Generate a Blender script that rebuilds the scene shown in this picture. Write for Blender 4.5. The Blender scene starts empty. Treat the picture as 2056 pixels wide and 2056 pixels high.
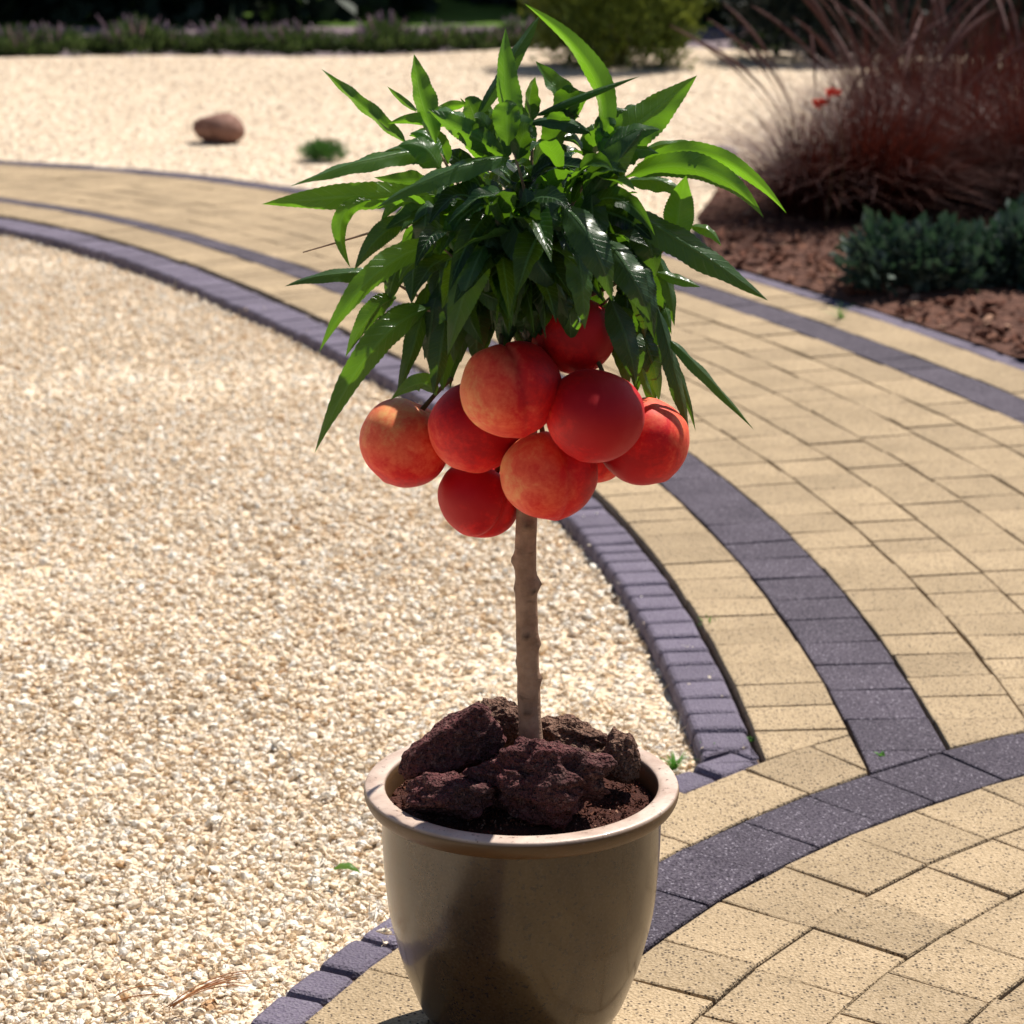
import bpy, bmesh, math, random
import numpy as np
from mathutils import Vector, Matrix, noise
from math import sin, cos, tan, pi, radians, atan, atan2, hypot, sqrt, exp

random.seed(7); rng = np.random.default_rng(7)
scene = bpy.context.scene
COL = scene.collection

# ------------------------------------------------------------------ camera
F, TH, U0 = 4900.0, radians(15.3), 1028.0
cam_d = bpy.data.cameras.new('camera'); cam = bpy.data.objects.new('camera', cam_d); COL.objects.link(cam)
cam.location = (0, 0, 1.0); cam.rotation_euler = (pi/2 - TH, 0, 0)
cam_d.sensor_width = 36; cam_d.lens = 36*F/2056; cam_d.clip_start = .05; cam_d.clip_end = 600
cam_d.dof.use_dof = True; cam_d.dof.focus_distance = 2.05; cam_d.dof.aperture_fstop = 12
scene.camera = cam

# ------------------------------------------------------------------ light
SUN_AZ, SUN_EL = radians(38), radians(57)
w = bpy.data.worlds.new('World'); scene.world = w; w.use_nodes = True
wt = w.node_tree; bg = wt.nodes['Background']
sky = wt.nodes.new('ShaderNodeTexSky'); sky.sky_type = 'NISHITA'; sky.sun_disc = False
sky.sun_elevation = SUN_EL; sky.sun_rotation = SUN_AZ; sky.altitude = 100
wt.links.new(sky.outputs[0], bg.inputs[0]); bg.inputs[1].default_value = .058
sd = bpy.data.lights.new('sun', 'SUN'); sun = bpy.data.objects.new('sun', sd); COL.objects.link(sun)
sd.energy = 5.0; sd.angle = radians(.5); sd.color = (1, .945, .86)
s_dir = Vector((sin(SUN_AZ)*cos(SUN_EL), cos(SUN_AZ)*cos(SUN_EL), sin(SUN_EL)))
sun.rotation_euler = s_dir.to_track_quat('Z', 'Y').to_euler(); sun.location = (3, 5, 6)
vs = scene.view_settings; vs.view_transform = 'Standard'; vs.look = 'None'; vs.gamma = 1
vs.use_curve_mapping = False; vs.exposure = 0.5
scene.cycles.max_bounces = 8; scene.cycles.transparent_max_bounces = 6

# ------------------------------------------------------------------ photo measurements -> metres
def ray(u, v):
    x = (u-U0)/F; y = (U0-v)/F
    return Vector((x, y*sin(TH)+cos(TH), y*cos(TH)-sin(TH)))
def gp(u, v, z=0.0):
    d = ray(u, v); t = (z-1.0)/d.z
    return Vector((d.x*t, d.y*t, z))
def at(u, v, Y):
    d = ray(u, v); t = Y/d.y
    return Vector((d.x*t, Y, 1+d.z*t))
POT_Y, POT_X = 1.932, .008
MM = .00042                                # metres per photo pixel at the pot

# ------------------------------------------------------------------ object helpers
def tag(o, label=None, cat=None, group=None, kind=None):
    if label: o['label'] = label
    if cat: o['category'] = cat
    if group: o['group'] = group
    if kind: o['kind'] = kind
    return o
def empty(name, loc):
    o = bpy.data.objects.new(name, None); COL.objects.link(o); o.location = loc; o.empty_display_size = .05
    return o
def link(name, me, mat=None, parent=None, loc=None):
    o = bpy.data.objects.new(name, me); COL.objects.link(o)
    if mat is not None and not me.materials: me.materials.append(mat)
    if loc is not None: o.location = loc
    if parent is not None: o.parent = parent
    return o
def mesh(name, V, Fc, mat=None, smooth=False):
    me = bpy.data.meshes.new(name); me.from_pydata([tuple(v) for v in V], [], [tuple(f) for f in Fc]); me.update()
    if smooth: me.polygons.foreach_set('use_smooth', [True]*len(me.polygons))
    if mat: me.materials.append(mat)
    return me
def shift(V, c): return [Vector(v)-Vector(c) for v in V]
def fattr(me, name, vals, dom='FACE'):
    a = me.attributes.new(name, 'FLOAT', dom); a.data.foreach_set('value', np.asarray(vals, dtype=np.float32))
def copy_tree(o, parent=None):
    c = o.copy(); COL.objects.link(c)
    if parent is not None: c.parent = parent
    for ch in list(o.children): copy_tree(ch, c)
    return c

# ------------------------------------------------------------------ material helpers
class NT:
    def __init__(s, name):
        s.m = bpy.data.materials.new(name); s.m.use_nodes = True; s.t = s.m.node_tree
        s.b = s.t.nodes['Principled BSDF']; s.out = s.t.nodes['Material Output']
    def n(s, typ, **kw):
        nd = s.t.nodes.new('ShaderNode'+typ)
        for k, v in kw.items(): setattr(nd, k, v)
        return nd
    def l(s, a, b): s.t.links.new(a, b)
    def put(s, sock, v):
        if hasattr(v, 'is_linked'): s.l(v, sock)
        else: sock.default_value = v
    def obj(s): return s.n('TexCoord').outputs['Object']
    def scale(s, vec, sc):
        m = s.n('Mapping'); s.l(vec, m.inputs[0]); m.inputs['Scale'].default_value = sc if hasattr(sc, '__len__') else (sc,)*3
        return m.outputs[0]
    def noise(s, vec, sc, det=3, rough=.55, dist=0):
        nd = s.n('TexNoise'); s.l(vec, nd.inputs['Vector']); nd.inputs['Scale'].default_value = sc
        nd.inputs['Detail'].default_value = det; nd.inputs['Roughness'].default_value = rough; nd.inputs['Distortion'].default_value = dist
        return nd.outputs['Fac']
    def voro(s, vec, sc, feature='F1', out='Distance', rnd=1):
        nd = s.n('TexVoronoi', feature=feature); s.l(vec, nd.inputs['Vector']); nd.inputs['Scale'].default_value = sc
        nd.inputs['Randomness'].default_value = rnd
        return nd.outputs[out]
    def ramp(s, fac, stops, interp='LINEAR'):
        nd = s.n('ValToRGB'); s.l(fac, nd.inputs[0]); cr = nd.color_ramp; cr.interpolation = interp
        while len(cr.elements) < len(stops): cr.elements.new(.5)
        for e, (p, c) in zip(cr.elements, stops):
            e.position = p; e.color = (*c, 1) if hasattr(c, '__len__') else (c, c, c, 1)
        return nd.outputs[0]
    def mix(s, fac, a, b, mode='MIX'):
        nd = s.n('MixRGB', blend_type=mode)
        s.put(nd.inputs[0], fac)
        for i, v in ((1, a), (2, b)): s.put(nd.inputs[i], (*v, 1) if isinstance(v, tuple) and len(v) == 3 else v)
        return nd.outputs[0]
    def math(s, op, a, b=None, clamp=False):
        nd = s.n('Math', operation=op, use_clamp=clamp); s.put(nd.inputs[0], a)
        if b is not None: s.put(nd.inputs[1], b)
        return nd.outputs[0]
    def attr(s, name): return s.n('Attribute', attribute_name=name).outputs['Fac']
    def bump(s, h, strength=.5, dist=.002, normal=None):
        nd = s.n('Bump'); s.l(h, nd.inputs['Height']); nd.inputs['Strength'].default_value = strength; nd.inputs['Distance'].default_value = dist
        if normal is not None: s.l(normal, nd.inputs['Normal'])
        return nd.outputs[0]
    def set(s, **kw):
        names = dict(base='Base Color', rough='Roughness', normal='Normal', spec='Specular IOR Level', coat='Coat Weight', coatr='Coat Roughness',
                     sss='Subsurface Weight', sheen='Sheen Weight', sheenr='Sheen Roughness', metal='Metallic', sheent='Sheen Tint')
        for k, v in kw.items():
            s.put(s.b.inputs[names[k]], (*v, 1) if isinstance(v, tuple) and len(v) == 3 else v)
        return s.m

def mat_paver(name, base, dark, light, speck, rough=.9, glit=None, thr=.15):
    t = NT(name); P = t.obj(); r = t.attr('rnd')
    n1 = t.noise(P, 300, 2, .6); n2 = t.noise(P, 9, 4, .6); n3 = t.voro(P, 330); n4 = t.noise(P, 300, 1, .5)
    c = t.mix(t.ramp(n1, [(.35, 0.), (.65, 1.)]), base, light)
    vc = t.n('TexVoronoi'); t.l(P, vc.inputs['Vector']); vc.inputs['Scale'].default_value = 300
    sp = t.n('SeparateColor'); t.l(vc.outputs['Color'], sp.inputs[0])
    spot = t.math('MULTIPLY', t.math('LESS_THAN', t.math('ADD', sp.outputs[0], t.math('MULTIPLY', n4, .14)), thr+.07), t.ramp(vc.outputs['Distance'], [(.34, 1.), (.50, 0.)]))
    c = t.mix(t.math('MULTIPLY', spot, speck), c, dark)
    if glit:
        g = t.math('MULTIPLY', t.math('GREATER_THAN', sp.outputs[1], .80), t.ramp(vc.outputs['Distance'], [(.25, 1.), (.42, 0.)]))
        c = t.mix(t.math('MULTIPLY', g, .8), c, glit)
    c = t.mix(t.ramp(n2, [(.32, 0.), (.72, .42)]), c, tuple(x*.60 for x in base))
    hs = t.n('HueSaturation'); t.l(c, hs.inputs['Color']); t.l(t.math('ADD', t.math('MULTIPLY', r, .24), .87), hs.inputs['Value'])
    b = t.bump(n3, .6, .0022); b = t.bump(n1, .7, .0020, b)
    return t.set(base=hs.outputs[0], rough=rough, normal=b, spec=.25)
M_beige = mat_paver('beige_concrete', (.345, .252, .148), (.028, .020, .020), (.50, .38, .245), .95, .9, None, .23)
M_dark = mat_paver('anthracite_concrete', (.042, .032, .050), (.012, .010, .014), (.135, .115, .14), .8, .85, (.40, .36, .42), .25)
M_kerb = mat_paver('kerb_concrete', (.142, .118, .168), (.05, .042, .06), (.20, .175, .22), .5, .9)

def mat_plain(name, c1, c2, sc, rough=.95, bstr=.6, bdist=.004, sc2=None):
    t = NT(name); P = t.obj(); n1 = t.noise(P, sc, 5, .65); n2 = t.voro(P, sc2 or sc*2)
    c = t.mix(t.ramp(n1, [(.3, 0.), (.7, 1.)]), c1, c2)
    return t.set(base=c, rough=rough, normal=t.bump(n2, bstr, bdist, t.bump(n1, bstr, bdist)), spec=.2)
M_sand = mat_plain('joint_sand', (.12, .075, .05), (.22, .15, .10), 120)
M_earth = mat_plain('earth', (.05, .07, .03), (.12, .10, .06), 3, bdist=.02)
M_lawn = mat_plain('lawn', (.05, .10, .012), (.12, .22, .025), 6, bdist=.03, sc2=60)
M_path = mat_plain('mauve_gravel_path', (.15, .115, .125), (.23, .18, .19), 14, bdist=.01, sc2=90)
M_mulch = mat_plain('mulch_soil', (.06, .026, .018), (.15, .070, .047), 30, bdist=.012, sc2=60)
t = NT('gravel_base'); P = t.obj()
cellc = t.voro(P, 95, out='Color'); sp = t.n('SeparateColor'); t.l(cellc, sp.inputs[0])
c = t.ramp(sp.outputs[0], [(0, (.58, .43, .27)), (.35, (.69, .55, .39)), (.7, (.75, .63, .48)), (1, (.80, .73, .62))])
c = t.mix(t.ramp(t.noise(P, 1.3, 4, .6), [(.35, 0.), (.7, .35)]), c, (.60, .46, .32))
M_gbase = t.set(base=c, rough=.9, normal=t.bump(t.voro(P, 95), .8, .006), spec=.2)
t = NT('pebble'); rnd = t.n('ObjectInfo').outputs['Random']; P = t.obj()
c = t.ramp(rnd, [(0, (.58, .36, .19)), (.03, (.72, .53, .33)), (.12, (.79, .65, .47)), (.42, (.84, .70, .53)), (.7, (.87, .77, .635)), (1, (.89, .85, .77))])
c = t.mix(t.ramp(t.noise(P, 2.2, 4, .6), [(.46, 0.), (.78, .45)]), c, (.76, .58, .37))
M_pebble = t.set(base=c, rough=.75, normal=t.bump(t.noise(P, 6, 3), .25, .1), spec=.3)
t = NT('far_pebble'); rnd = t.n('ObjectInfo').outputs['Random']; P = t.n('NewGeometry').outputs['Position']
c = t.ramp(rnd, [(0, (.48, .36, .26)), (.2, (.53, .41, .31)), (.6, (.57, .45, .35)), (1, (.62, .52, .43))])
c = t.mix(t.ramp(t.noise(P, .9, 4, .6), [(.4, 0.), (.7, .35)]), c, (.46, .34, .25))
M_fpebble = t.set(base=c, rough=.85, spec=.2)
t = NT('bark_chip'); rnd = t.n('ObjectInfo').outputs['Random']
c = t.ramp(rnd, [(0, (.06, .022, .014)), (.5, (.15, .062, .04)), (.85, (.24, .115, .075)), (1, (.36, .22, .15))])
M_chip = t.set(base=c, rough=.95, spec=.15)
t = NT('soil_grain'); rnd = t.n('ObjectInfo').outputs['Random']
c = t.ramp(rnd, [(0, (.03, .010, .008)), (.6, (.09, .030, .020)), (.9, (.17, .065, .04)), (1, (.34, .2, .14))])
M_grain = t.set(base=c, rough=.95, spec=.15)

# ------------------------------------------------------------------ paving geometry: two families of concentric courses
CX, CY = -5.6, 2.35
def table(pts):
    a = np.array([p[0] for p in pts]); r = np.array([p[1] for p in pts])
    return lambda ph: float(np.interp(math.degrees(ph), a, r))
def smooth(fn):
    k = [radians(d) for d in (-3, -2, -1, 0, 1, 2, 3)]
    return lambda ph: sum(fn(ph+q) for q in k)/7
rG = smooth(table([(-20, 5.80), (6, 5.823), (12, 5.829), (20, 5.832), (25, 5.834), (31, 5.85), (35, 5.889), (39, 5.945), (42, 5.982), (46, 5.99), (60, 5.95), (80, 5.8)]))
rB = smooth(table([(-20, 5.86), (0, 5.886), (5, 5.893), (10, 5.903), (15, 5.911), (20, 5.915), (26, 5.925), (30, 5.942), (35, 6.0), (40, 6.055), (44, 6.11), (48, 6.10), (60, 6.0), (80, 5.9)]))
rA = smooth(table([(-20, 5.97), (2, 6.002), (5, 6.007), (10, 6.018), (15, 6.026), (25, 6.07), (30, 6.10), (35, 6.14), (40, 6.205), (45, 6.262), (49, 6.265), (60, 6.15), (80, 6.0)]))
rS = smooth(table([(-20, 6.08), (2.6, 6.105), (7, 6.12), (10, 6.13), (15, 6.137), (25, 6.162), (30, 6.185), (34, 6.213), (40, 6.278), (45, 6.32), (49, 6.335), (60, 6.2), (80, 6.1)]))
r3 = smooth(table([(-20, 6.82), (16, 6.84), (20, 6.833), (25, 6.845), (29, 6.857), (35, 6.92), (40, 6.975), (45, 7.012), (50, 7.0), (53, 6.93), (57, 6.80), (65, 6.5), (80, 6.2)]))
def r3a(p): return r3(p)-.05
def r3b(p): return r3(p)+.05
def rE(p): return r3(p)+.178
def lane(i): return lambda p: rS(p)+(r3a(p)-rS(p))*i/6
DX, DY = 1.402, 1.271
RG2, R0, R1, R2 = 1.782, 1.728, 1.626, 1.523
def pol(C, r, ph): return Vector((C[0]+r*cos(ph), C[1]+r*sin(ph)))
def clip(poly, p, n):                        # keep the side where (q-p).n >= 0
    out = []
    for i in range(len(poly)):
        a, b = poly[i], poly[(i+1) % len(poly)]; da, db = (a-p).dot(n), (b-p).dot(n)
        if da >= 0: out.append(a)
        if (da >= 0) != (db >= 0): out.append(a+(b-a)*(da/(da-db)))
    return out
def area(poly): return .5*sum(poly[i].x*poly[(i+1) % len(poly)].y-poly[(i+1) % len(poly)].x*poly[i].y for i in range(len(poly)))
def inset(poly, d):
    n = len(poly); out = []
    for i in range(n):
        p0, p1, p2 = poly[i-1], poly[i], poly[(i+1) % n]
        e1 = (p1-p0); e2 = (p2-p1)
        if e1.length < 1e-6 or e2.length < 1e-6: return None
        e1.normalize(); e2.normalize(); n1 = Vector((-e1.y, e1.x)); n2 = Vector((-e2.y, e2.x))
        den = 1+n1.dot(n2)
        if den < .15: return None
        out.append(p1+(n1+n2)*(d/den))
    return out if area(out) > 1e-6 else None
def clean(poly, eps=.0025):
    out = []
    for p in poly:
        if not out or (p-out[-1]).length > eps: out.append(p)
    while len(out) > 2 and (out[0]-out[-1]).length < eps: out.pop()
    return out
def round_corners(poly, r):
    out = []; n = len(poly)
    for i in range(n):
        p0, p1, p2 = poly[i-1], poly[i], poly[(i+1) % n]
        rr = min(r, (p0-p1).length*.35, (p2-p1).length*.35)
        a = p1+(p0-p1).normalized()*rr; b = p1+(p2-p1).normalized()*rr
        out += [a, (a+b)*.25+p1*.5, b]
    return out
class Blocks:
    def __init__(s): s.V = []; s.F = []; s.R = []
    def add(s, poly, prof, z=0, tilt=.002, corner=0):
        if len(poly) < 3: return
        if area(poly) < 0: poly = poly[::-1]
        poly = clean(poly)
        if len(poly) < 3 or area(poly) < 2.5e-4: return
        if corner: poly = round_corners(poly, corner)
        c = sum(poly, Vector((0, 0)))/len(poly)
        tx, ty, tz = random.gauss(0, tilt)*4, random.gauss(0, tilt)*4, z+random.gauss(0, tilt*.35)
        rings = []
        for d, zz in prof:
            q = inset(poly, d) if d else poly
            if q is None: break
            rings.append([(p.x, p.y, zz+tz+(p.x-c.x)*tx+(p.y-c.y)*ty if zz > -.03 else zz) for p in q])
        if len(rings) < 2: return
        n = len(poly); b0 = len(s.V); rv = random.random()
        for rg in rings: s.V += rg
        for k in range(len(rings)-1):
            for i in range(n):
                j = (i+1) % n; s.F.append((b0+k*n+i, b0+k*n+j, b0+(k+1)*n+j, b0+(k+1)*n+i)); s.R.append(rv)
        s.F.append(tuple(b0+(len(rings)-1)*n+i for i in range(n))); s.R.append(rv)
    def build(s, name, mat):
        me = mesh(name, s.V, s.F, mat); fattr(me, 'rnd', s.R)
        return tag(link(name, me), kind='structure')
PROF = [(0, -.05), (0, -.0030), (.0008, -.0008), (.0026, 0)]
KPROF = [(0, -.06), (0, -.014), (.0015, -.006), (.004, -.002), (.008, 0)]
beige, dark, kerb = Blocks(), Blocks(), Blocks()
D2 = Vector((DX, DY))
def cell(C, ra, rb, p0, p1, gap, ag=None):
    ag = gap*.28 if ag is None else ag
    q = []
    for ph, rf, s, g in ((p0, ra, 1, 1), (p0, rb, -1, 1), (p1, rb, -1, -1), (p1, ra, 1, -1)):
        r = rf(ph) if callable(rf) else rf
        q.append(pol(C, r+s*gap/2+random.gauss(0, .0008), ph+g*ag/2/r+random.gauss(0, .0008)/r))
    return q
def family1(dst, ra, rb, step, jit, lo, hi, clipR, prof, gap, z=0, corner=0, tilt=.002, clipkeep=None):
    ph = radians(lo)+random.random()*step/6.2
    while ph < radians(hi):
        d = step*(1+random.uniform(-jit, jit))/6.2
        q = cell((CX, CY), ra, rb, ph, ph+d, gap); ph += d
        c = sum(q, Vector((0, 0)))/len(q)
        n = (c-D2).normalized(); p = D2+n*(clipR+gap/2)
        if (c-D2).length < clipR+.25: q = clip(q, p, n)
        dst.add(q, prof, z, tilt, corner)
family1(kerb, rG, rB, .056, .2, -8, 66, RG2+.002, KPROF, .0028, -.0055, .007, .0030)
family1(beige, lambda p: rB(p)+.001, rA, .082, .35, -8, 66, R0, PROF, .0035)
family1(dark, rA, rS, .100, .12, -8, 66, R1, PROF, .003)
for i in range(6):
    family1(beige, lane(i), lane(i+1), .092, .28, -14, 66, R1, PROF, .0028)
family1(dark, r3a, r3b, .10, .1, -6, 70, R1, PROF, .003)
family1(beige, r3b, rE, .10, .2, -6, 33.5, R1, PROF, .0036)
family1(kerb, rE, lambda p: rE(p)+.05, .2, .05, -6, 33.5, R1, PROF, .004)
def family2(dst, ra, rb, step, jit, lo, hi, prof, gap, z=0, corner=0, tilt=.002, maxr1=None):
    ph = radians(lo)
    while ph < radians(hi):
        d = step*(1+random.uniform(-jit, jit))/((ra+rb)/2)
        q = cell((DX, DY), ra, rb, ph, ph+d, gap); ph += d
        c = sum(q, Vector((0, 0)))/4
        if maxr1:
            for _ in range(1):
                v = c-Vector((CX, CY)); phc = atan2(v.y, v.x); n = -v.normalized()
                if v.length > maxr1(phc)-.2: q = clip(q, pol((CX, CY), maxr1(phc)-gap/2, phc), n)
        dst.add(q, prof, z, tilt, corner)
family2(kerb, R0, RG2, .062, .14, 88, 225, KPROF, .0045, -.004, .010, .003, rB)
family2(beige, R1, R0, .105, .12, 82, 225, PROF, .0036, 0, 0, .002, rA)
family2(dark, R2, R1, .102, .1, 50, 225, PROF, .003)
rr = R2
for i in range(9):
    family2(beige, rr-.104, rr, .096-.002*i, .12, 50, 225, PROF, .0030); rr -= .104
beige.build('paving', M_beige); dark.build('paving_bands', M_dark); kerb.build('kerb', M_kerb)

# ------------------------------------------------------------------ sheets below
def sheet(name, pts, z, mat, h=None):
    bm = bmesh.new(); vs_ = [bm.verts.new((p[0], p[1], z)) for p in pts]
    f = bm.faces.new(vs_); bmesh.ops.triangulate(bm, faces=[f])
    me = bpy.data.meshes.new(name); bm.to_mesh(me); bm.free(); me.materials.append(mat)
    for p in me.polygons:
        if p.normal.z < 0: me.flip_normals(); break
    return tag(link(name, me), kind='structure')
sheet('ground', [(-150, -60), (150, -60), (150, 300), (-150, 300)], -.10, M_earth)
def arc1(rf, lo, hi, n=60): return [pol((CX, CY), rf(radians(lo+(hi-lo)*i/n)), radians(lo+(hi-lo)*i/n)) for i in range(n+1)]
sheet('joint_sand_road', arc1(lambda p: rG(p)+.004, -12, 68)+arc1(lambda p: rE(p)+.045 if p < radians(33.6) else r3b(p), 68, -12), -.0165, M_sand)
sheet('joint_sand_terrace', [pol((DX, DY), RG2-.006, radians(a)) for a in range(40, 236, 3)]+[Vector((0.2, .2)), Vector((2.6, 1))], -.0125, M_sand)
near_poly = arc1(lambda p: rG(p)+.01, 0, 68)+[Vector((-4.4, 6)), Vector((-4.4, .6)), pol((DX, DY), RG2-.012, radians(212))]+[pol((DX, DY), RG2-.012, radians(a)) for a in range(210, 95, -3)]
sheet('gravel_bed', near_poly, -.0325, M_gbase)

# far gravel: gently mounded, reaching the planted edge at about 12 m
def far_edge(x): return 12.3+.25*sin(x*1.1+1.2)+.12*sin(x*2.7)
def far_h(x, y):
    return -.022+.03*max(0, min(1, (y-8.2)/3))*(.6+.8*noise.noise(Vector((x*.5, y*.5, 3))))
V, Fc = [], []; nx, ny = 70, 40
for j in range(ny+1):
    for i in range(nx+1):
        x = -6+12*i/nx; a = 4.8+ (far_edge(x)-4.8)*j/ny
        V.append((x, a, far_h(x, a)))
for j in range(ny):
    for i in range(nx):
        a = j*(nx+1)+i; cxm = V[a]
        v = Vector((cxm[0]+.08, cxm[1]+.08))-Vector((CX, CY)); ph = atan2(v.y, v.x)
        if v.length > (rE(ph) if ph < radians(33.6) else r3(ph))-.10: Fc.append((a, a+1, a+nx+2, a+nx+1))
tag(link('far_gravel_bed', mesh('far_gravel_bed', V, Fc, M_gbase, True)), kind='structure')

# planting bed
BED = [pol((CX, CY), rE(radians(a))+.05, radians(a)) for a in (31, 29, 27, 25, 22, 19, 16, 12, 8, 4, 0)]+[Vector((2.6, 2)), Vector((4.5, 3.5)), Vector((4.5, 9.6)), Vector((2.4, 9.7)), Vector((1.6, 9.2)), Vector((.95, 8.0)), Vector((.62, 7.2)), Vector((.5, 6.6))]
def in_poly(x, y, poly):
    c = False; n = len(poly)
    for i in range(n):
        a, b = poly[i], poly[i-1]
        if (a.y > y) != (b.y > y) and x < (b.x-a.x)*(y-a.y)/(b.y-a.y)+a.x: c = not c
    return c
bm = bmesh.new(); f = bm.faces.new([bm.verts.new((p.x, p.y, .004)) for p in BED]); bmesh.ops.triangulate(bm, faces=[f])
for _ in range(4): bmesh.ops.subdivide_edges(bm, edges=[e for e in bm.edges if e.calc_length() > .09], cuts=1, use_grid_fill=True)
bmesh.ops.triangulate(bm, faces=bm.faces[:])
for v in bm.verts:
    e = min(1, max(0, (hypot(v.co.x-CX, v.co.y-CY)-rE(atan2(v.co.y-CY, v.co.x-CX))-.05)/.25))
    v.co.z += e*(.025+.03*noise.noise(v.co*4))+.004*noise.noise(v.co*18)
me = bpy.data.meshes.new('bed_soil'); bm.to_mesh(me); bm.free(); me.materials.append(M_mulch)
if sum(p.normal.z for p in me.polygons) < 0: me.flip_normals()
tag(link('bed_soil', me), kind='structure')
sheet('mauve_path', [(-9, 12.2), (9, 12.2), (9, 14.9), (-9, 14.9)], -.05, M_path)
sheet('lawn', [(-40, 14.8), (40, 14.8), (40, 90), (-40, 90)], -.045, M_lawn)

# ------------------------------------------------------------------ instanced ground cover (uncountable stuff)
def hull_mesh(name, mat, flat=.7, npts=18, seed=0, bev=.08):
    r = random.Random(seed); bm = bmesh.new()
    sx, sy, sz = r.uniform(.75, 1.15), r.uniform(.6, .95), r.uniform(flat*.75, flat*1.2)
    for _ in range(npts):
        v = Vector((r.gauss(0, 1), r.gauss(0, 1), r.gauss(0, 1))).normalized()*r.uniform(.82, 1.05)
        bm.verts.new((v.x*sx*.5, v.y*sy*.5, v.z*sz*.5))
    res = bmesh.ops.convex_hull(bm, input=bm.verts[:])
    bmesh.ops.delete(bm, geom=[g for g in res['geom_interior'] if isinstance(g, bmesh.types.BMVert)], context='VERTS')
    if bev: bmesh.ops.bevel(bm, geom=bm.edges[:], offset=bev, segments=1, affect='EDGES', profile=.5)
    me = bpy.data.meshes.new(name); bm.to_mesh(me); bm.free(); me.materials.append(mat)
    return bpy.data.objects.new(name, me)
def protos(name, objs):
    c = bpy.data.collections.new(name)
    for o in objs: c.objects.link(o)
    return c
def scatter(name, pts, scl, rot, coll, nvar):
    me = bpy.data.meshes.new(name); me.from_pydata([tuple(p) for p in pts], [], []); n = len(pts)
    for nm, typ, fld, arr in (('scl', 'FLOAT_VECTOR', 'vector', scl), ('rot', 'FLOAT_VECTOR', 'vector', rot)):
        a = me.attributes.new(nm, typ, 'POINT'); a.data.foreach_set(fld, np.asarray(arr, dtype=np.float32).ravel())
    a = me.attributes.new('idx', 'INT', 'POINT'); a.data.foreach_set('value', rng.integers(0, nvar, n).astype(np.int32))
    o = link(name, me)
    g = bpy.data.node_groups.new(name, 'GeometryNodeTree')
    g.interface.new_socket('Geometry', in_out='INPUT', socket_type='NodeSocketGeometry'); g.interface.new_socket('Geometry', in_out='OUTPUT', socket_type='NodeSocketGeometry')
    gi, go = g.nodes.new('NodeGroupInput'), g.nodes.new('NodeGroupOutput')
    ip = g.nodes.new('GeometryNodeInstanceOnPoints'); ci = g.nodes.new('GeometryNodeCollectionInfo')
    ci.inputs['Collection'].default_value = coll; ci.inputs['Separate Children'].default_value = True; ci.inputs['Reset Children'].default_value = True
    g.links.new(gi.outputs[0], ip.inputs['Points']); g.links.new(ci.outputs[0], ip.inputs['Instance']); ip.inputs['Pick Instance'].default_value = True
    for nm, dt, sk in (('idx', 'INT', 'Instance Index'), ('rot', 'FLOAT_VECTOR', 'Rotation'), ('scl', 'FLOAT_VECTOR', 'Scale')):
        na = g.nodes.new('GeometryNodeInputNamedAttribute'); na.data_type = dt; na.inputs[0].default_value = nm
        if sk == 'Rotation':
            e2r = g.nodes.new('FunctionNodeEulerToRotation'); g.links.new(na.outputs[0], e2r.inputs[0]); g.links.new(e2r.outputs[0], ip.inputs[sk])
        else: g.links.new(na.outputs[0], ip.inputs[sk])
    g.links.new(ip.outputs[0], go.inputs[0])
    md = o.modifiers.new('scatter', 'NODES'); md.node_group = g
    return tag(o, kind='stuff')
PEB = protos('pebble_shapes', [hull_mesh('pebble_shape', M_pebble, .62, 16, 100+i, .07) for i in range(12)])
FPEB = protos('far_pebble_shapes', [hull_mesh('far_pebble_shape', M_fpebble, .55, 12, 200+i, 0) for i in range(8)])
CHIP = protos('chip_shapes', [hull_mesh('chip_shape', M_chip, .35, 12, 300+i, 0) for i in range(7)])
GRAIN = protos('grain_shapes', [hull_mesh('grain_shape', M_grain, .8, 10, 400+i, 0) for i in range(6)])

def near_ok(x, y):
    v = Vector((x-CX, y-CY))
    if v.length > rG(atan2(v.y, v.x))+.002: return False
    return hypot(x-DX, y-DY) > RG2+.001
pts, scl = [], []
def fill(n, x0, x1, y0, y1, zf, smin, smax, dst_p, dst_s, ok, big=0.0, wide=.8, flat=1.):
    xs = rng.uniform(x0, x1, n); ys = rng.uniform(y0, y1, n)
    for x, y in zip(xs, ys):
        if abs(x) > .235*y+wide: continue
        if not ok(x, y): continue
        s = smin+(smax-smin)*rng.random()**1.7
        if rng.random() < big: s *= 1.5
        dst_p.append((x, y, zf(x, y)-.002+s*.18*rng.random())); dst_s.append((s, s, s*flat*rng.uniform(.8, 1.2)))
und = lambda x, y: -.030+.007*noise.noise(Vector((x*2.2, y*2.2, 0)))+.004*rng.random()
fill(int(27000*2.0*1.2), -1.45, .55, 1.6, 2.8, und, .006, .0175, pts, scl, near_ok, .05)
fill(int(15000*2.7*1.7), -2.1, .6, 2.8, 4.5, und, .007, .018, pts, scl, near_ok, .05)
fill(int(9500*2.9*2.2), -2.6, .3, 4.5, 6.7, und, .008, .016, pts, scl, near_ok)
def kerb_ok(x, y):
    v = Vector((x-CX, y-CY)); ph = atan2(v.y, v.x); d2 = hypot(x-DX, y-DY)
    return (rG(ph) < v.length < rB(ph) and d2 > RG2) or (R0 < d2 < RG2 and v.length < rB(ph))
fill(1500, -1.2, .6, 1.7, 5.5, lambda x, y: -.006, .004, .011, pts, scl, kerb_ok)
rot = rng.uniform(0, 2*pi, (len(pts), 3)); rot[:, :2] = rng.normal(0, .26, (len(pts), 2))
scatter('gravel', pts, scl, rot, PEB, 12)
pts, scl = [], []
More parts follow.
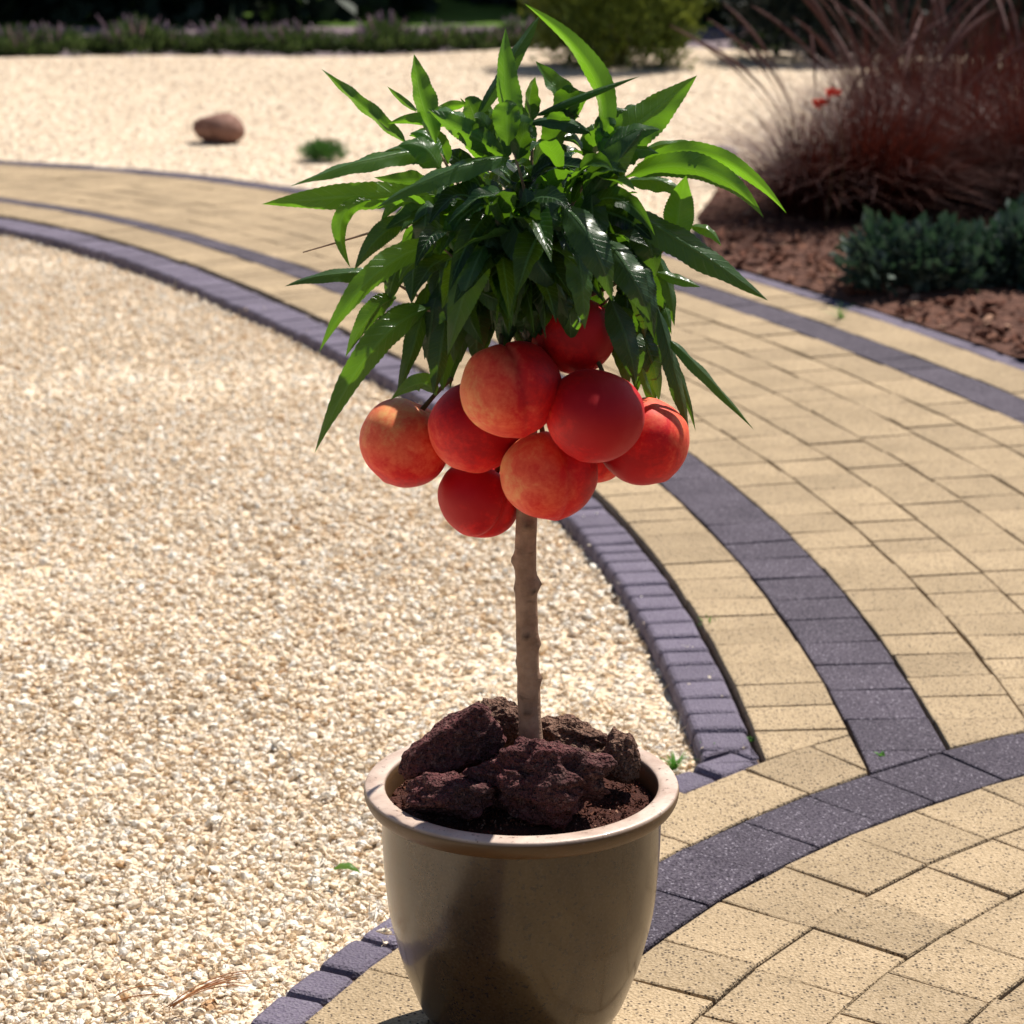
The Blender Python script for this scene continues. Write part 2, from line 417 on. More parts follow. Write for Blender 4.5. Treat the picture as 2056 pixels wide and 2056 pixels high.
def far_ok(x, y):
    if y > far_edge(x)-.02: return False
    v = Vector((x-CX, y-CY)); ph = atan2(v.y, v.x)
    if v.length < (rE(ph)+.05 if ph < radians(33.6) else r3b(ph))+.01: return False
    return not in_poly(x, y, BED)
fill(170000, -3.7, 3.7, 6.0, 12.5, lambda x, y: far_h(x, y)+.002, .008, .016, pts, scl, far_ok, 0, .6, .6)
rot = rng.uniform(0, 2*pi, (len(pts), 3)); rot[:, :2] = rng.normal(0, .15, (len(pts), 2))
scatter('far_gravel', pts, scl, rot, FPEB, 8)
pts, scl = [], []
for _ in range(18000):
    x, y = rng.uniform(.4, 2.4), rng.uniform(3.6, 9.7)
    if not in_poly(x, y, BED): continue
    s = .008+.040*rng.random()**1.8
    pts.append((x, y, .022+.03*noise.noise(Vector((x, y, .03))*4)+.006*rng.random()-.012*(hypot(x-CX, y-CY)-rE(atan2(y-CY, x-CX)) < .12))); scl.append((s*1.4, s*.8, s))
rot = rng.uniform(0, 2*pi, (len(pts), 3)); rot[:, :2] = rng.normal(0, .5, (len(pts), 2))
scatter('bark_mulch', pts, scl, rot, CHIP, 7)

# ------------------------------------------------------------------ leaf material
def mat_leaf(name, top, top2, back, trans, rough=.28, tw=.42):
    t = NT(name); uv = t.n('UVMap').outputs[0]; sx = t.n('SeparateXYZ'); t.l(uv, sx.inputs[0])
    u = t.math('ABSOLUTE', t.math('SUBTRACT', t.math('MULTIPLY', sx.outputs[0], 2.), 1.)); v = sx.outputs[1]
    r = t.attr('rnd'); P = t.obj()
    mid = t.ramp(u, [(0., 1.), (.06, 1.), (.12, 0.)])
    ph = t.math('FRACT', t.math('SUBTRACT', t.math('MULTIPLY', v, 15.), t.math('MULTIPLY', u, 1.6)))
    side = t.ramp(t.math('ABSOLUTE', t.math('SUBTRACT', ph, .5)), [(0., 1.), (.05, .8), (.11, 0.)])
    c = t.mix(r, top, top2)  # per-leaf tone: sunlit bright and shaded dark are put into the colour
    c = t.mix(t.ramp(t.noise(P, 60, 3), [(.35, 0.), (.75, .35)]), c, tuple(x*.55 for x in top))
    c = t.mix(t.math('MULTIPLY', side, .45), c, back)
    c = t.mix(t.math('MULTIPLY', mid, .8), c, tuple(min(1, x*1.5) for x in back))
    bf = t.n('NewGeometry').outputs['Backfacing']
    c2 = t.mix(t.math('MULTIPLY', bf, .55), c, back)
    hgt = t.math('ADD', t.math('MULTIPLY', side, -.4), t.math('MULTIPLY', mid, -1.))
    t.set(base=c2, rough=rough, normal=t.bump(t.noise(P, 90, 2), .25, .0015, t.bump(hgt, .6, .0014)), spec=.38)
    tr = t.n('BsdfTranslucent'); t.put(tr.inputs[0], t.mix(r, tuple(x*.22 for x in trans), trans))
    mx = t.n('MixShader'); mx.inputs[0].default_value = tw
    t.l(t.b.outputs[0], mx.inputs[1]); t.l(tr.outputs[0], mx.inputs[2]); t.l(mx.outputs[0], t.out.inputs[0])
    return t.m
M_leaf = mat_leaf('peach_leaf', (.003, .018, .008), (.011, .052, .010), (.08, .15, .065), (.26, .57, .02))
def mat_foliage(name, a, b, trans, tw=.3, rough=.55):
    t = NT(name); r = t.attr('rnd'); c = t.mix(r, a, b)
    t.set(base=c, rough=rough, spec=.3)
    tr = t.n('BsdfTranslucent'); t.put(tr.inputs[0], (*trans, 1)); mx = t.n('MixShader'); mx.inputs[0].default_value = tw
    t.l(t.b.outputs[0], mx.inputs[1]); t.l(tr.outputs[0], mx.inputs[2]); t.l(mx.outputs[0], t.out.inputs[0])
    return t.m

class Leaves:
    def __init__(s): s.V = []; s.F = []; s.UV = []; s.R = []
    def add(s, P, side, width, fold=.25, wave=.03, curl=0., tone=None, n=48, m=6):
        """P: function t->Vector along the midrib; side(t)->unit Vector across; width in metres"""
        b0 = len(s.V); tone = random.random() if tone is None else tone
        L = (P(.5)-P(0)).length+(P(1)-P(.5)).length; ph = random.random()*6; kf = random.uniform(2.5, 4.)
        for i in range(n+1):
            q = i/n; c = P(q); tg = (P(min(1, q+.02))-P(max(0, q-.02))).normalized()
            sd = side(q); sd = (sd-tg*sd.dot(tg)).normalized(); nm = sd.cross(tg)
            wq = width*.5*(3.24*(q**.7)*((1-q)**1.05)) if 0 < q < 1 else 0
            if q < .07: wq = max(wq*q/.07, .0012)
            for j in range(m+1):
                u = -1+2*j/m; a = abs(u)
                x = u*wq; z = fold*a*wq+wave*wq*2.6*a*a*sin(q*kf*6.28+ph+(1.3 if u > 0 else 0))+.05*wq*sin(q*16+u*2+ph)
                if curl:                                     # rolled blade
                    ang = u*curl; x = wq*sin(ang)/curl; z = wq*(1-cos(ang))/curl
                jag = (1+.032*((i % 2)*2-1)) if j in (0, m) else 1
                s.V.append(c+sd*x*jag+nm*z); s.UV.append((j/m, q))
        for i in range(n):
            for j in range(m):
                a = b0+i*(m+1)+j; s.F.append((a, a+1, a+m+2, a+m+1)); s.R.append(tone)
    def build(s, name, mat, parent=None, origin=(0, 0, 0)):
        me = mesh(name, shift(s.V, origin), s.F, mat, True); fattr(me, 'rnd', s.R)
        uvl = me.uv_layers.new(name='UVMap'); li = np.empty(len(me.loops), dtype=np.int32); me.loops.foreach_get('vertex_index', li)
        uvl.data.foreach_set('uv', np.asarray(s.UV, dtype=np.float32)[li].ravel())
        return link(name, me, None, parent)
def bez(a, b, c):
    k = b*2-(a+c)*.5
    return lambda t: a*(1-t)**2+k*2*t*(1-t)+c*t*t
def tube(V, Fc, pts, radii, seg=8, cap=True):
    b0 = len(V); n = len(pts); pts = [Vector(p) for p in pts]
    for i, p in enumerate(pts):
        tg = (pts[min(n-1, i+1)]-pts[max(0, i-1)]).normalized()
        a = tg.cross(Vector((0, 1, 0)) if abs(tg.y) < .9 else Vector((1, 0, 0))).normalized(); b = tg.cross(a)
        for k in range(seg):
            an = 2*pi*k/seg; V.append(p+(a*cos(an)+b*sin(an))*radii[i])
    for i in range(n-1):
        for k in range(seg):
            k2 = (k+1) % seg; Fc.append((b0+i*seg+k, b0+i*seg+k2, b0+(i+1)*seg+k2, b0+(i+1)*seg+k))
    if cap: Fc.append(tuple(b0+(n-1)*seg+k for k in range(seg))); Fc.append(tuple(b0+seg-1-k for k in range(seg)))

# ------------------------------------------------------------------ pot
def zpx(v): return at(U0, v, POT_Y).z
ZR = zpx(1568)
t = NT('stoneware_glaze'); P = t.obj(); sx = t.n('SeparateXYZ'); t.l(P, sx.inputs[0])
n1 = t.noise(P, 7, 4, .6, .4); n2 = t.noise(P, 420, 2, .6); n3 = t.voro(P, 130)
c = t.mix(t.ramp(n1, [(.36, 0.), (.66, 1.)]), (.040, .021, .009), (.085, .049, .015))
c = t.mix(t.ramp(t.noise(P, 260, 2, .5), [(.59, 0.), (.65, .85)]), c, (.022, .014, .010))
c = t.mix(t.ramp(n2, [(.3, .35), (.55, 0.)]), c, (.10, .065, .04))
lines = t.noise(t.scale(P, (1, 1, 90)), 1.2, 3, .5)
M_glaze = t.set(base=c, rough=.26, normal=t.bump(n2, .06, .001, t.bump(lines, .16, .0012)), spec=.5, coat=.30, coatr=.10)
t = NT('rim_glaze'); P = t.obj(); sx = t.n('SeparateXYZ'); t.l(P, sx.inputs[0])
n1 = t.noise(t.scale(P, (1, 1, 6)), 22, 5, .65, .6); n2 = t.noise(P, 190, 4, .7)
c = t.mix(t.ramp(n1, [(.35, 0.), (.7, 1.)]), (.42, .30, .235), (.66, .53, .44))
edge = t.ramp(t.math('DIVIDE', t.math('SUBTRACT', sx.outputs[2], ZR-.022), .022), [(.0, 1.), (.84, 1.), (.95, 0.)])
c = t.mix(edge, c, t.mix(n1, (.12, .052, .016), (.075, .047, .020)))
c = t.mix(t.ramp(n2, [(.60, 0.), (.68, .8)]), c, (.13, .075, .055))
M_rim = t.set(base=c, rough=.45, normal=t.bump(n2, .3, .001, t.bump(n1, .2, .002)), spec=.4, coat=.12, coatr=.1)
def lathe(prof, seg=128):
    V, Fc = [], []
    for r, z in prof:
        for k in range(seg): V.append((r*cos(2*pi*k/seg), r*sin(2*pi*k/seg), z))
    for i in range(len(prof)-1):
        for k in range(seg):
            k2 = (k+1) % seg; Fc.append((i*seg+k, i*seg+k2, (i+1)*seg+k2, (i+1)*seg+k))
    return V, Fc
def spline(pts, n):
    out = []
    for i in range(len(pts)-1):
        p0, p1, p2, p3 = pts[max(0, i-1)], pts[i], pts[i+1], pts[min(len(pts)-1, i+2)]
        for k in range(n):
            q = k/n; out.append(tuple(.5*((2*p1[d])+(-p0[d]+p2[d])*q+(2*p0[d]-5*p1[d]+4*p2[d]-p3[d])*q*q+(-p0[d]+3*p1[d]-3*p2[d]+p3[d])*q**3) for d in range(len(p1))))
    return out+[pts[-1]]
pot = tag(empty('plant_pot', (POT_X, POT_Y, 0)), 'brown glazed stoneware plant pot with a cream rim holding the little peach tree', 'plant pot')
body = [(.0001, .002), (.072, .0), (.0765, .003)]+spline([(.0775, .006), (.0835, .030), (zpx(1990) and .0885, zpx(2000)), (.1015, zpx(1925)), (.1078, zpx(1875)), (.1137, zpx(1815)), (.1168, zpx(1745)), (.1182, zpx(1685)), (.1186, ZR-.024), (.1186, ZR-.014)], 6)
V, Fc = lathe(body); link('body', mesh('body', V, Fc, M_glaze, True), None, pot)
rim = spline([(.1184, ZR-.0165), (.1225, ZR-.0180), (.1285, ZR-.0160), (.1320, ZR-.0110), (.1333, ZR-.0058), (.1326, ZR-.0022), (.1305, ZR-.0004), (.1230, ZR+.0004), (.1172, ZR-.0006), (.1152, ZR-.0035), (.1138, ZR-.012), (.1135, ZR-.045), (.112, ZR-.07)], 5)
V, Fc = lathe(rim); link('rim', mesh('rim', V, Fc, M_rim, True), None, pot)

# soil in the pot
ZS = ZR-.021
V, Fc = [(0, 0, ZS+.008)], []; seg = 64; rg = 14
for i in range(1, rg+1):
    for k in range(seg):
        r = .1130*i/rg; x, y = r*cos(2*pi*k/seg), r*sin(2*pi*k/seg)
        V.append((x, y, ZS+.012*(1-(i/rg)**2)+.004*noise.noise(Vector((x, y, 0))*60)))
for k in range(seg): Fc.append((0, 1+k, 1+(k+1) % seg))
for i in range(rg-1):
    for k in range(seg):
        a, b = 1+i*seg+k, 1+i*seg+(k+1) % seg; Fc.append((a, a+seg, b+seg, b))
M_soil = mat_plain('potting_soil', (.03, .010, .008), (.085, .03, .02), 220, bdist=.003)
tag(link('potting_soil', mesh('potting_soil', V, Fc, M_soil, True), None, None, (POT_X, POT_Y, 0)), kind='stuff')
pts, scl = [], []
for _ in range(5200):
    r = .112*sqrt(rng.random()); a = rng.uniform(0, 2*pi); s = .0012+.0038*rng.random()**2
    pts.append((POT_X+r*cos(a), POT_Y+r*sin(a), ZS+.012*(1-(r/.113)**2)+.001*rng.random())); scl.append((s, s, s))
scatter('soil_crumbs', pts, scl, rng.uniform(0, 6.28, (len(pts), 3)), GRAIN, 6)

# lava rocks on the soil
def mat_lava(name, a, b, c3):
    t = NT(name); P = t.obj(); n1 = t.noise(P, 26, 5, .7); v1 = t.voro(P, 260); v2 = t.voro(P, 520); n2 = t.noise(P, 190, 3, .7)
    c = t.mix(t.ramp(n1, [(.35, 0.), (.65, 1.)]), a, b)
    c = t.mix(t.ramp(n2, [(.54, 0.), (.70, .75)]), c, c3)
    c = t.mix(t.ramp(v1, [(.10, .7), (.30, 0.)]), c, tuple(x*.35 for x in a))
    return t.set(base=c, rough=.95, normal=t.bump(v1, .9, .004, t.bump(v2, .8, .002, t.bump(n2, .9, .003))), spec=.15)
M_lava1 = mat_lava('red_lava', (.135, .044, .046), (.075, .038, .036), (.26, .15, .13))
M_lava2 = mat_lava('brown_lava', (.20, .115, .080), (.12, .066, .052), (.34, .22, .16))
def rock(name, c, size, seed, mat, rough=.22, rotz=0., rotx=0., roty=0., sub=5, pores=.085, corner=.8):
    bm = bmesh.new(); bmesh.ops.create_icosphere(bm, subdivisions=sub, radius=1)
    o = Vector((seed*7.3, seed*3.1, seed*1.7)); R = Matrix.Rotation(rotz, 3, 'Z') @ Matrix.Rotation(rotx, 3, 'X') @ Matrix.Rotation(roty, 3, 'Y')
    rr = random.Random(seed); planes = []
    for _ in range(9):
        planes.append((Vector((rr.gauss(0, 1), rr.gauss(0, 1), rr.gauss(0, 1))).normalized(), rr.uniform(corner*.75, corner*1.1)))
    for v in bm.verts:
        p = v.co.normalized()
        k = 1.
        for n, d in planes:
            q = p.dot(n)
            if q > 0: k = min(k, d/q)
        k = .82*k+.18
        k *= 1+rough*noise.noise(p*1.7+o)+rough*.55*noise.noise(p*4+o)+rough*.3*noise.noise(p*9+o)
        k -= pores*abs(noise.noise(p*15+o))+pores*.5*abs(noise.noise(p*31+o))
        q = p*k; v.co = R @ Vector((q.x*size[0], q.y*size[1], q.z*size[2]))
    me = bpy.data.meshes.new(name); bm.to_mesh(me); bm.free(); me.polygons.foreach_set('use_smooth', [True]*len(me.polygons))
    return link(name, me, mat, None, c)
LAVA = 'lava rocks laid on the soil in the pot'
def lava(u, v, dy, size, seed, mat, label, **kw):
    return tag(rock('lava_rock', at(u, v, POT_Y+dy), size, seed, mat, **kw), label, 'rock', LAVA)
lava(915, 1492, -.008, (.053, .038, .031), 3, M_lava1, 'largest purple red lava rock, a sloping slab at the left side of the pot', roty=-.5, rotz=.3, corner=.60, rough=.16)
lava(1008, 1446, .045, (.025, .022, .022), 5, M_lava2, 'small dark round lava rock just behind the left of the trunk foot')
lava(912, 1596, -.054, (.041, .028, .022), 8, M_lava1, 'low dark red lava rock nearest the front left of the rim', rotz=.2)
lava(1085, 1562, -.046, (.067, .044, .036), 11, M_lava1, 'broad lumpy purple lava rock in front of the trunk foot', roty=.12, rough=.3, corner=.75)
lava(1150, 1488, .048, (.036, .024, .022), 14, M_lava2, 'rough brown lava rock directly behind the right of the trunk foot', roty=.2, rough=.32)
lava(1248, 1525, .012, (.019, .020, .028), 17, M_lava2, 'upright grey brown lava rock by the right side of the rim', rough=.18)

# ------------------------------------------------------------------ peach tree
t = NT('peach_bark'); P = t.obj(); n1 = t.noise(t.scale(P, (60, 60, 160)), 1, 4, .6); n2 = t.noise(P, 45, 4, .6); n3 = t.noise(t.scale(P, (1, 1, .15)), 500, 2, .6)
c = t.mix(t.ramp(n2, [(.35, 0.), (.7, 1.)]), (.22, .125, .08), (.42, .27, .185))
c = t.mix(t.ramp(n1, [(.6, 0.), (.75, .6)]), c, (.085, .045, .032))
c = t.mix(t.attr('knot'), c, (.05, .026, .02))
M_bark = t.set(base=c, rough=.7, normal=t.bump(n1, .8, .002, t.bump(n3, .35, .0008)), spec=.3)
tree = tag(empty('peach_tree', (at(1065, 1500, POT_Y).x, POT_Y, ZS)), 'miniature peach tree with a bare stem and mop of long green leaves', 'tree')
TO = Vector(tree.location)
path = spline([tuple(at(u, v, POT_Y)) for u, v in ((1066, 1545), (1066, 1490), (1062, 1400), (1058, 1250), (1055, 1120), (1058, 1020), (1059, 900), (1056, 780), (1052, 690), (1048, 605))], 14)
n = len(path); V, Fc = [], []; seg = 20; knots = []
for u, v, sdx, amp, sg in ((1036, 1125, -1, .0032, .005), (1086, 1172, 1, .0042, .0055), (1088, 1180, .6, .003, .004), (1055, 1270, -.1, .0022, .004), (1090, 1290, 1, .0026, .004), (1088, 1363, 1, .0030, .004), (1052, 1422, -.2, .0026, .005), (1062, 1047, .1, .0030, .005), (1040, 1180, -1, .0016, .004), (1040, 1330, -1, .0015, .004)):
    knots.append((at(u, v, POT_Y).z, sdx, amp, sg))
kv = []
for i, p in enumerate(path):
    q = i/(n-1); r = .0099-.0022*q+.004*exp(-q*16)
    for k in range(seg):
        an = 2*pi*k/seg; dx, dy = cos(an), sin(an); b = 0; kn = 0
        for kz, sdx, amp, sg in knots:
            fx, fy = sdx, -sqrt(max(0, 1-sdx*sdx)); ang = math.acos(max(-1, min(1, dx*fx+dy*fy)))
            e = exp(-((p[2]-kz)/sg)**2-(ang/.5)**2); b += amp*e; kn = max(kn, exp(-((p[2]-kz)/(sg*.55))**2-(ang/.33)**2))
        rr_ = r*(1+.05*noise.noise(Vector((dx, dy, p[2]*40))))+b
        V.append(Vector((p[0]+dx*rr_, p[1]+dy*rr_, p[2]))); kv.append(kn)
for i in range(n-1):
    for k in range(seg):
        k2 = (k+1) % seg; Fc.append((i*seg+k, i*seg+k2, (i+1)*seg+k2, (i+1)*seg+k))
Fc.append(tuple((n-1)*seg+k for k in range(seg)))
me = mesh('trunk', shift(V, TO), Fc, M_bark, True); fattr(me, 'knot', kv, 'POINT'); link('trunk', me, None, tree)

def c3(x, y): return 500+.5694*x, .5694*y
def p3(x, y, d): u, v = c3(x, y); return at(u, v, POT_Y+d*.001)
# branches: from the trunk head up to where the leaf tufts start
V, Fc = [], []
tufts = [(660, 520, -20), (935, 540, -40), (1230, 570, -30), (690, 880, -70), (850, 850, -90), (1320, 700, -40), (1500, 850, -20), (620, 1090, -50), (1270, 1050, -60), (1440, 1080, -10), (1000, 430, 10), (760, 700, 60), (1150, 700, 80), (950, 900, -60), (500, 980, 0), (1100, 800, -90)]
head = [p3(972, 1080, 0), p3(963, 1010, 0), p3(975, 1050, 4)]
for i, (x, y, d) in enumerate(tufts):
    a = head[i % 3]; b = p3(x, y, d); m_ = a*.5+b*.5+Vector((random.uniform(-.012, .012), random.uniform(-.01, .01), -.012))
    B = bez(a, m_, b); tube(V, Fc, [B(k/9) for k in range(10)], [.0032-.0024*k/9 for k in range(10)], 8)
twig = [p3(560, 800, 0), p3(430, 820, -10), p3(310, 855, -15), p3(190, 890, -15)]
tube(V, Fc, twig, [.0014, .001, .0008, .0005], 6)
me = mesh('branches', shift(V, TO), Fc, M_bark, True); fattr(me, 'knot', [0]*len(V), 'POINT'); link('branch', me, None, tree)

LV = Leaves(); VIEW = Vector((0, cos(TH), -sin(TH)))
def hero(b, m_, e, wpx, d=(0, -20, -30), roll=30, fold=.3, curl=0, tone=None, wave=.05):  # tone paints sunlit leaves brighter and shaded ones darker
    B = bez(p3(*b, d[0]), p3(*m_, d[1]), p3(*e, d[2])); r = radians(roll)
    wid = wpx*.82*.5694*MM/max(.45, cos(r))
    def side(q):
        tg = (B(min(1, q+.02))-B(max(0, q-.02))); pv = tg.cross(VIEW).normalized()
        return pv*cos(r)+VIEW*sin(r)
    LV.add(B, side, wid, fold+(.22 if fold > 0 else -.2), wave, curl, tone)
H = hero
H((1235, 520), (1210, 260), (970, 12), 82, (-10, 5, 10), 35, .55, tone=.9)
H((800, 420), (930, 200), (1025, 55), 66, (0, 10, 25), 25, tone=.2)
H((945, 535), (905, 300), (905, 98), 95, (-30, -25, -10), 20, .4, tone=.9)
H((660, 505), (605, 330), (582, 190), 92, (-20, -10, 0), 25, .4, tone=.8)
H((560, 510), (400, 375), (255, 243), 52, (0, 0, 10), 30, .6, tone=.5, wave=.12)
H((655, 530), (425, 560), (145, 657), 74, (-20, -50, -70), -40, .3, tone=.6)
H((655, 690), (350, 695), (45, 720), 108, (-10, -30, -40), 15, .2, tone=.9)
H((920, 555), (690, 605), (445, 735), 82, (-50, -85, -95), -35, .35, tone=.5)
H((430, 705), (325, 780), (358, 945), 66, (-35, -45, -45), 20, .2, tone=.9)
H((690, 860), (450, 965), (248, 1240), 92, (-70, -115, -130), 25, .3, tone=.8)
H((840, 855), (775, 990), (700, 1255), 138, (-90, -130, -125), 10, .18, tone=.7)
H((520, 985), (330, 962), (125, 1010), 64, (0, -20, -20), -30, .3, tone=.1)
H((640, 1085), (430, 1240), (232, 1597), 112, (-50, -90, -80), 20, .22, tone=.6)
H((1230, 555), (1390, 425), (1580, 266), 165, (-30, -20, -10), 8, .12, tone=1.)
H((1000, 412), (1180, 335), (1380, 268), 70, (-10, -15, -5), 20, 0, 2.2, tone=.4)
H((1150, 410), (1085, 320), (1010, 215), 96, (10, 25, 30), -35, -.3, tone=.5)
H((1180, 712), (1280, 590), (1390, 450), 130, (-60, -75, -60), -15, .3, tone=.05)
H((1370, 585), (1640, 555), (1895, 752), 74, (-10, -20, -10), -30, .3, tone=.9)
H((1330, 625), (1600, 600), (1815, 768), 100, (-20, -35, -20), -25, .3, tone=.5)
H((1510, 860), (1515, 745), (1542, 618), 122, (-40, -45, -50), 10, .2, tone=1.)
H((1320, 735), (1560, 870), (1830, 1060), 125, (-40, -65, -55), 20, .28, tone=.3)
H((1480, 1195), (1600, 1310), (1780, 1515), 50, (-20, -30, -20), 35, .4, tone=.4)
H((1440, 1080), (1505, 1320), (1552, 1530), 70, (-20, -30, -30), 30, .3, tone=.1)
H((1100, 715), (1215, 860), (1280, 1062), 140, (-90, -135, -130), 12, .2, tone=.05)
H((1250, 840), (1350, 970), (1415, 1135), 125, (-80, -115, -110), 15, .25, tone=.02)
H((1270, 1050), (1330, 1195), (1365, 1360), 112, (-60, -80, -75), 15, .25, tone=.1)
H((900, 740), (1000, 890), (1120, 1060), 150, (-80, -115, -110), 18, .25, tone=0.)
H((630, 1000), (590, 1190), (520, 1392), 78, (-30, -55, -50), 25, .25, tone=.1)
H((690, 1130), (675, 1250), (650, 1395), 88, (-60, -70, -70), 20, .25, tone=.1)
H((800, 1020), (895, 1060), (990, 1080), 84, (-90, -100, -100), 20, .25, tone=.2)
H((725, 885), (705, 830), (692, 775), 46, (-90, -95, -100), 10, .3, tone=1.)
H((790, 690), (860, 680), (840, 765), 56, (-70, -90, -95), 10, .3, tone=1.)
H((700, 445), (600, 420), (488, 437), 50, (-10, -10, -10), 20, .3, tone=.9)
H((905, 550), (770, 470), (628, 383), 96, (-45, -60, -50), 20, .3, tone=.7)
H((1330, 640), (1450, 640), (1562, 702), 70, (-10, -20, -30), 30, .3, tone=.8)
H((1555, 800), (1620, 812), (1665, 868), 46, (-10, -20, -20), 25, .3, tone=.9)
H((660, 1395), (600, 1352), (498, 1412), 72, (-60, -75, -70), 25, .2, tone=.8)
H((1440, 960), (1520, 985), (1592, 1012), 46, (-20, -25, -25), 20, .3, tone=.9)
H((565, 770), (465, 830), (370, 955), 86, (-40, -60, -60), 15, .2, tone=.2)
H((640, 1090), (490, 1160), (372, 1335), 100, (-40, -65, -60), 20, .25, tone=.2)
H((705, 900), (590, 920), (528, 1002), 54, (-40, -55, -55), 25, .3, tone=.4)
H((1390, 530), (1510, 505), (1645, 528), 48, (0, 0, 0), 25, .3, tone=1.)
H((590, 390), (535, 350), (488, 305), 26, (0, 10, 10), 25, .4, tone=.5)
H((760, 370), (700, 380), (640, 410), 40, (20, 20, 10), 25, .3, tone=.9)
H((1000, 430), (990, 350), (1010, 270), 60, (10, 10, 0), 35, .4, tone=.2)
H((870, 560), (830, 480), (745, 345), 84, (20, 30, 30), 20, .3, tone=.2)
H((1210, 470), (1090, 425), (970, 440), 60, (-20, -35, -30), -30, .3, tone=.05)
H((1440, 900), (1480, 1010), (1500, 1150), 74, (10, 0, 0), 25, .3, tone=.3)
H((1460, 1060), (1475, 1110), (1490, 1180), 40, (0, -10, -10), 25, .3, tone=.7)
H((1380, 1280), (1400, 1350), (1425, 1400), 34, (-20, -30, -30), 25, .3, tone=.9)
H((1450, 1240), (1520, 1330), (1575, 1522), 46, (0, -5, 0), 25, .3, tone=.2)
H((520, 1050), (430, 1110), (340, 1260), 80, (0, -10, 0), 25, .25, tone=.2)
H((1080, 830), (1075, 960), (1130, 1130), 120, (-70, -95, -90), 20, .25, tone=0.)
H((960, 900), (940, 1040), (905, 1180), 110, (-70, -90, -85), 20, .25, tone=0.)
H((780, 960), (770, 1080), (830, 1220), 100, (-50, -70, -70), 25, .25, tone=.1)
H((1360, 900), (1400, 1020), (1430, 1200), 110, (-40, -60, -60), 20, .25, tone=.05)
H((620, 620), (560, 640), (440, 625), 70, (10, 10, 10), 30, .3, tone=.3)
H((680, 640), (690, 740), (660, 830), 60, (-30, -50, -50), 30, .3, tone=.1)
# inner leaves, hanging outwards from the shoots; low tones paint in the crown's shade
cnt = 0; tries = 0
while cnt < 185 and tries < 8000:
    tries += 1
    x = random.gauss(0, .42); y = random.gauss(0, .42); d = random.uniform(-1, 1)
    if x*x+y*y+d*d > 1: continue
    bx, by, bd = 950+x*430, 800+y*360, d*95
    L = random.uniform(160, 310)
    a = atan2(y+.25+random.gauss(0, .35), x+random.gauss(0, .35)*.8)
    ex, ey = bx+cos(a)*L, by+sin(a)*L*.9+.25*L; ed = bd+d*50+random.gauss(0, 30)
    if ((ex-945)/500)**2+((ey-810)/(430 if ey > 810 else 330))**2 > 1: continue
    if ey > 1200: continue
    pb, pe = p3(bx, by, bd), p3(ex, ey, ed); mm_ = (pb+pe)*.5+Vector((0, random.gauss(0, .006), random.uniform(.004, .018)))
    B = bez(pb, mm_, pe); up = Vector((random.gauss(0, .5), random.gauss(-.35, .5), 1)).normalized()
    LV.add(B, lambda q, B=B, up=up: (B(min(1, q+.05))-B(max(0, q-.05))).cross(up).normalized(), random.uniform(.016, .0245), random.uniform(.2, .55), .06, 0, random.random()**2*.75, 14, 4)
    cnt += 1
def hang(n, x0, x1, y0, y1, l0, l1, d0, d1, sway, w0=.017, w1=.026):
    for _ in range(n):
        x, y, d = random.uniform(x0, x1), random.uniform(y0, y1), random.uniform(d0, d1); L = random.uniform(l0, l1)
        sx = sway*random.uniform(.2, 1)+random.gauss(0, 25); pb, pe = p3(x, y, d), p3(x+sx, y+L, d+random.uniform(-25, 15))
        mm_ = p3(x+sx*.7, y+L*.42, d+random.uniform(-25, 5)); B = bez(pb, mm_, pe); r = radians(random.uniform(-45, 45))
        def side(q, B=B, r=r):
            tg = (B(min(1, q+.03))-B(max(0, q-.03))); pv = tg.cross(VIEW).normalized(); return pv*cos(r)+VIEW*sin(r)
        LV.add(B, side, random.uniform(w0, w1), random.uniform(.15, .4), .05, 0, random.random()**2*.7, 16, 4)
hang(16, 560, 830, 880, 1090, 190, 300, -50, 30, -70)
hang(16, 1270, 1430, 900, 1180, 190, 290, -50, 30, 60)
hang(26, 820, 1260, 860, 1060, 160, 230, 15, 70, 0)
hang(14, 860, 1230, 640, 880, 240, 340, -100, -60, 10)
hang(10, 600, 800, 640, 860, 180, 260, -60, 20, -90)
hang(8, 1290, 1420, 700, 880, 180, 260, -50, 20, 70)
hang(16, 820, 1130, 960, 1070, 120, 190, -75, -15, 0, .016, .022)
hang(10, 620, 860, 980, 1100, 150, 230, -30, 40, -40, .016, .022)
hang(16, 890, 1060, 1000, 1090, 130, 190, -62, -28, 0, .018, .024)
for _ in range(30):
    x = random.uniform(660, 1300); y = random.uniform(470, 600); d = random.uniform(-60, 50); L = random.uniform(130, 230); a = (x-960)/330+random.gauss(0, .3)
    ex, ey = x+L*sin(a), y-L*cos(a)*.85; pb, pe = p3(x, y, d), p3(ex, ey, d+random.uniform(-30, 20)); mm_ = (pb+pe)*.5+Vector((-.004*sin(a), 0, .008)); B = bez(pb, mm_, pe); r = radians(random.uniform(-50, 50))
    def side(q, B=B, r=r):
        tg = (B(min(1, q+.03))-B(max(0, q-.03))); pv = tg.cross(VIEW).normalized(); return pv*cos(r)+VIEW*sin(r)
    LV.add(B, side, random.uniform(.016, .024), random.uniform(.3, .6), .05, 0, random.random(), 24, 6)
LV.build('crown', M_leaf, tree, TO)

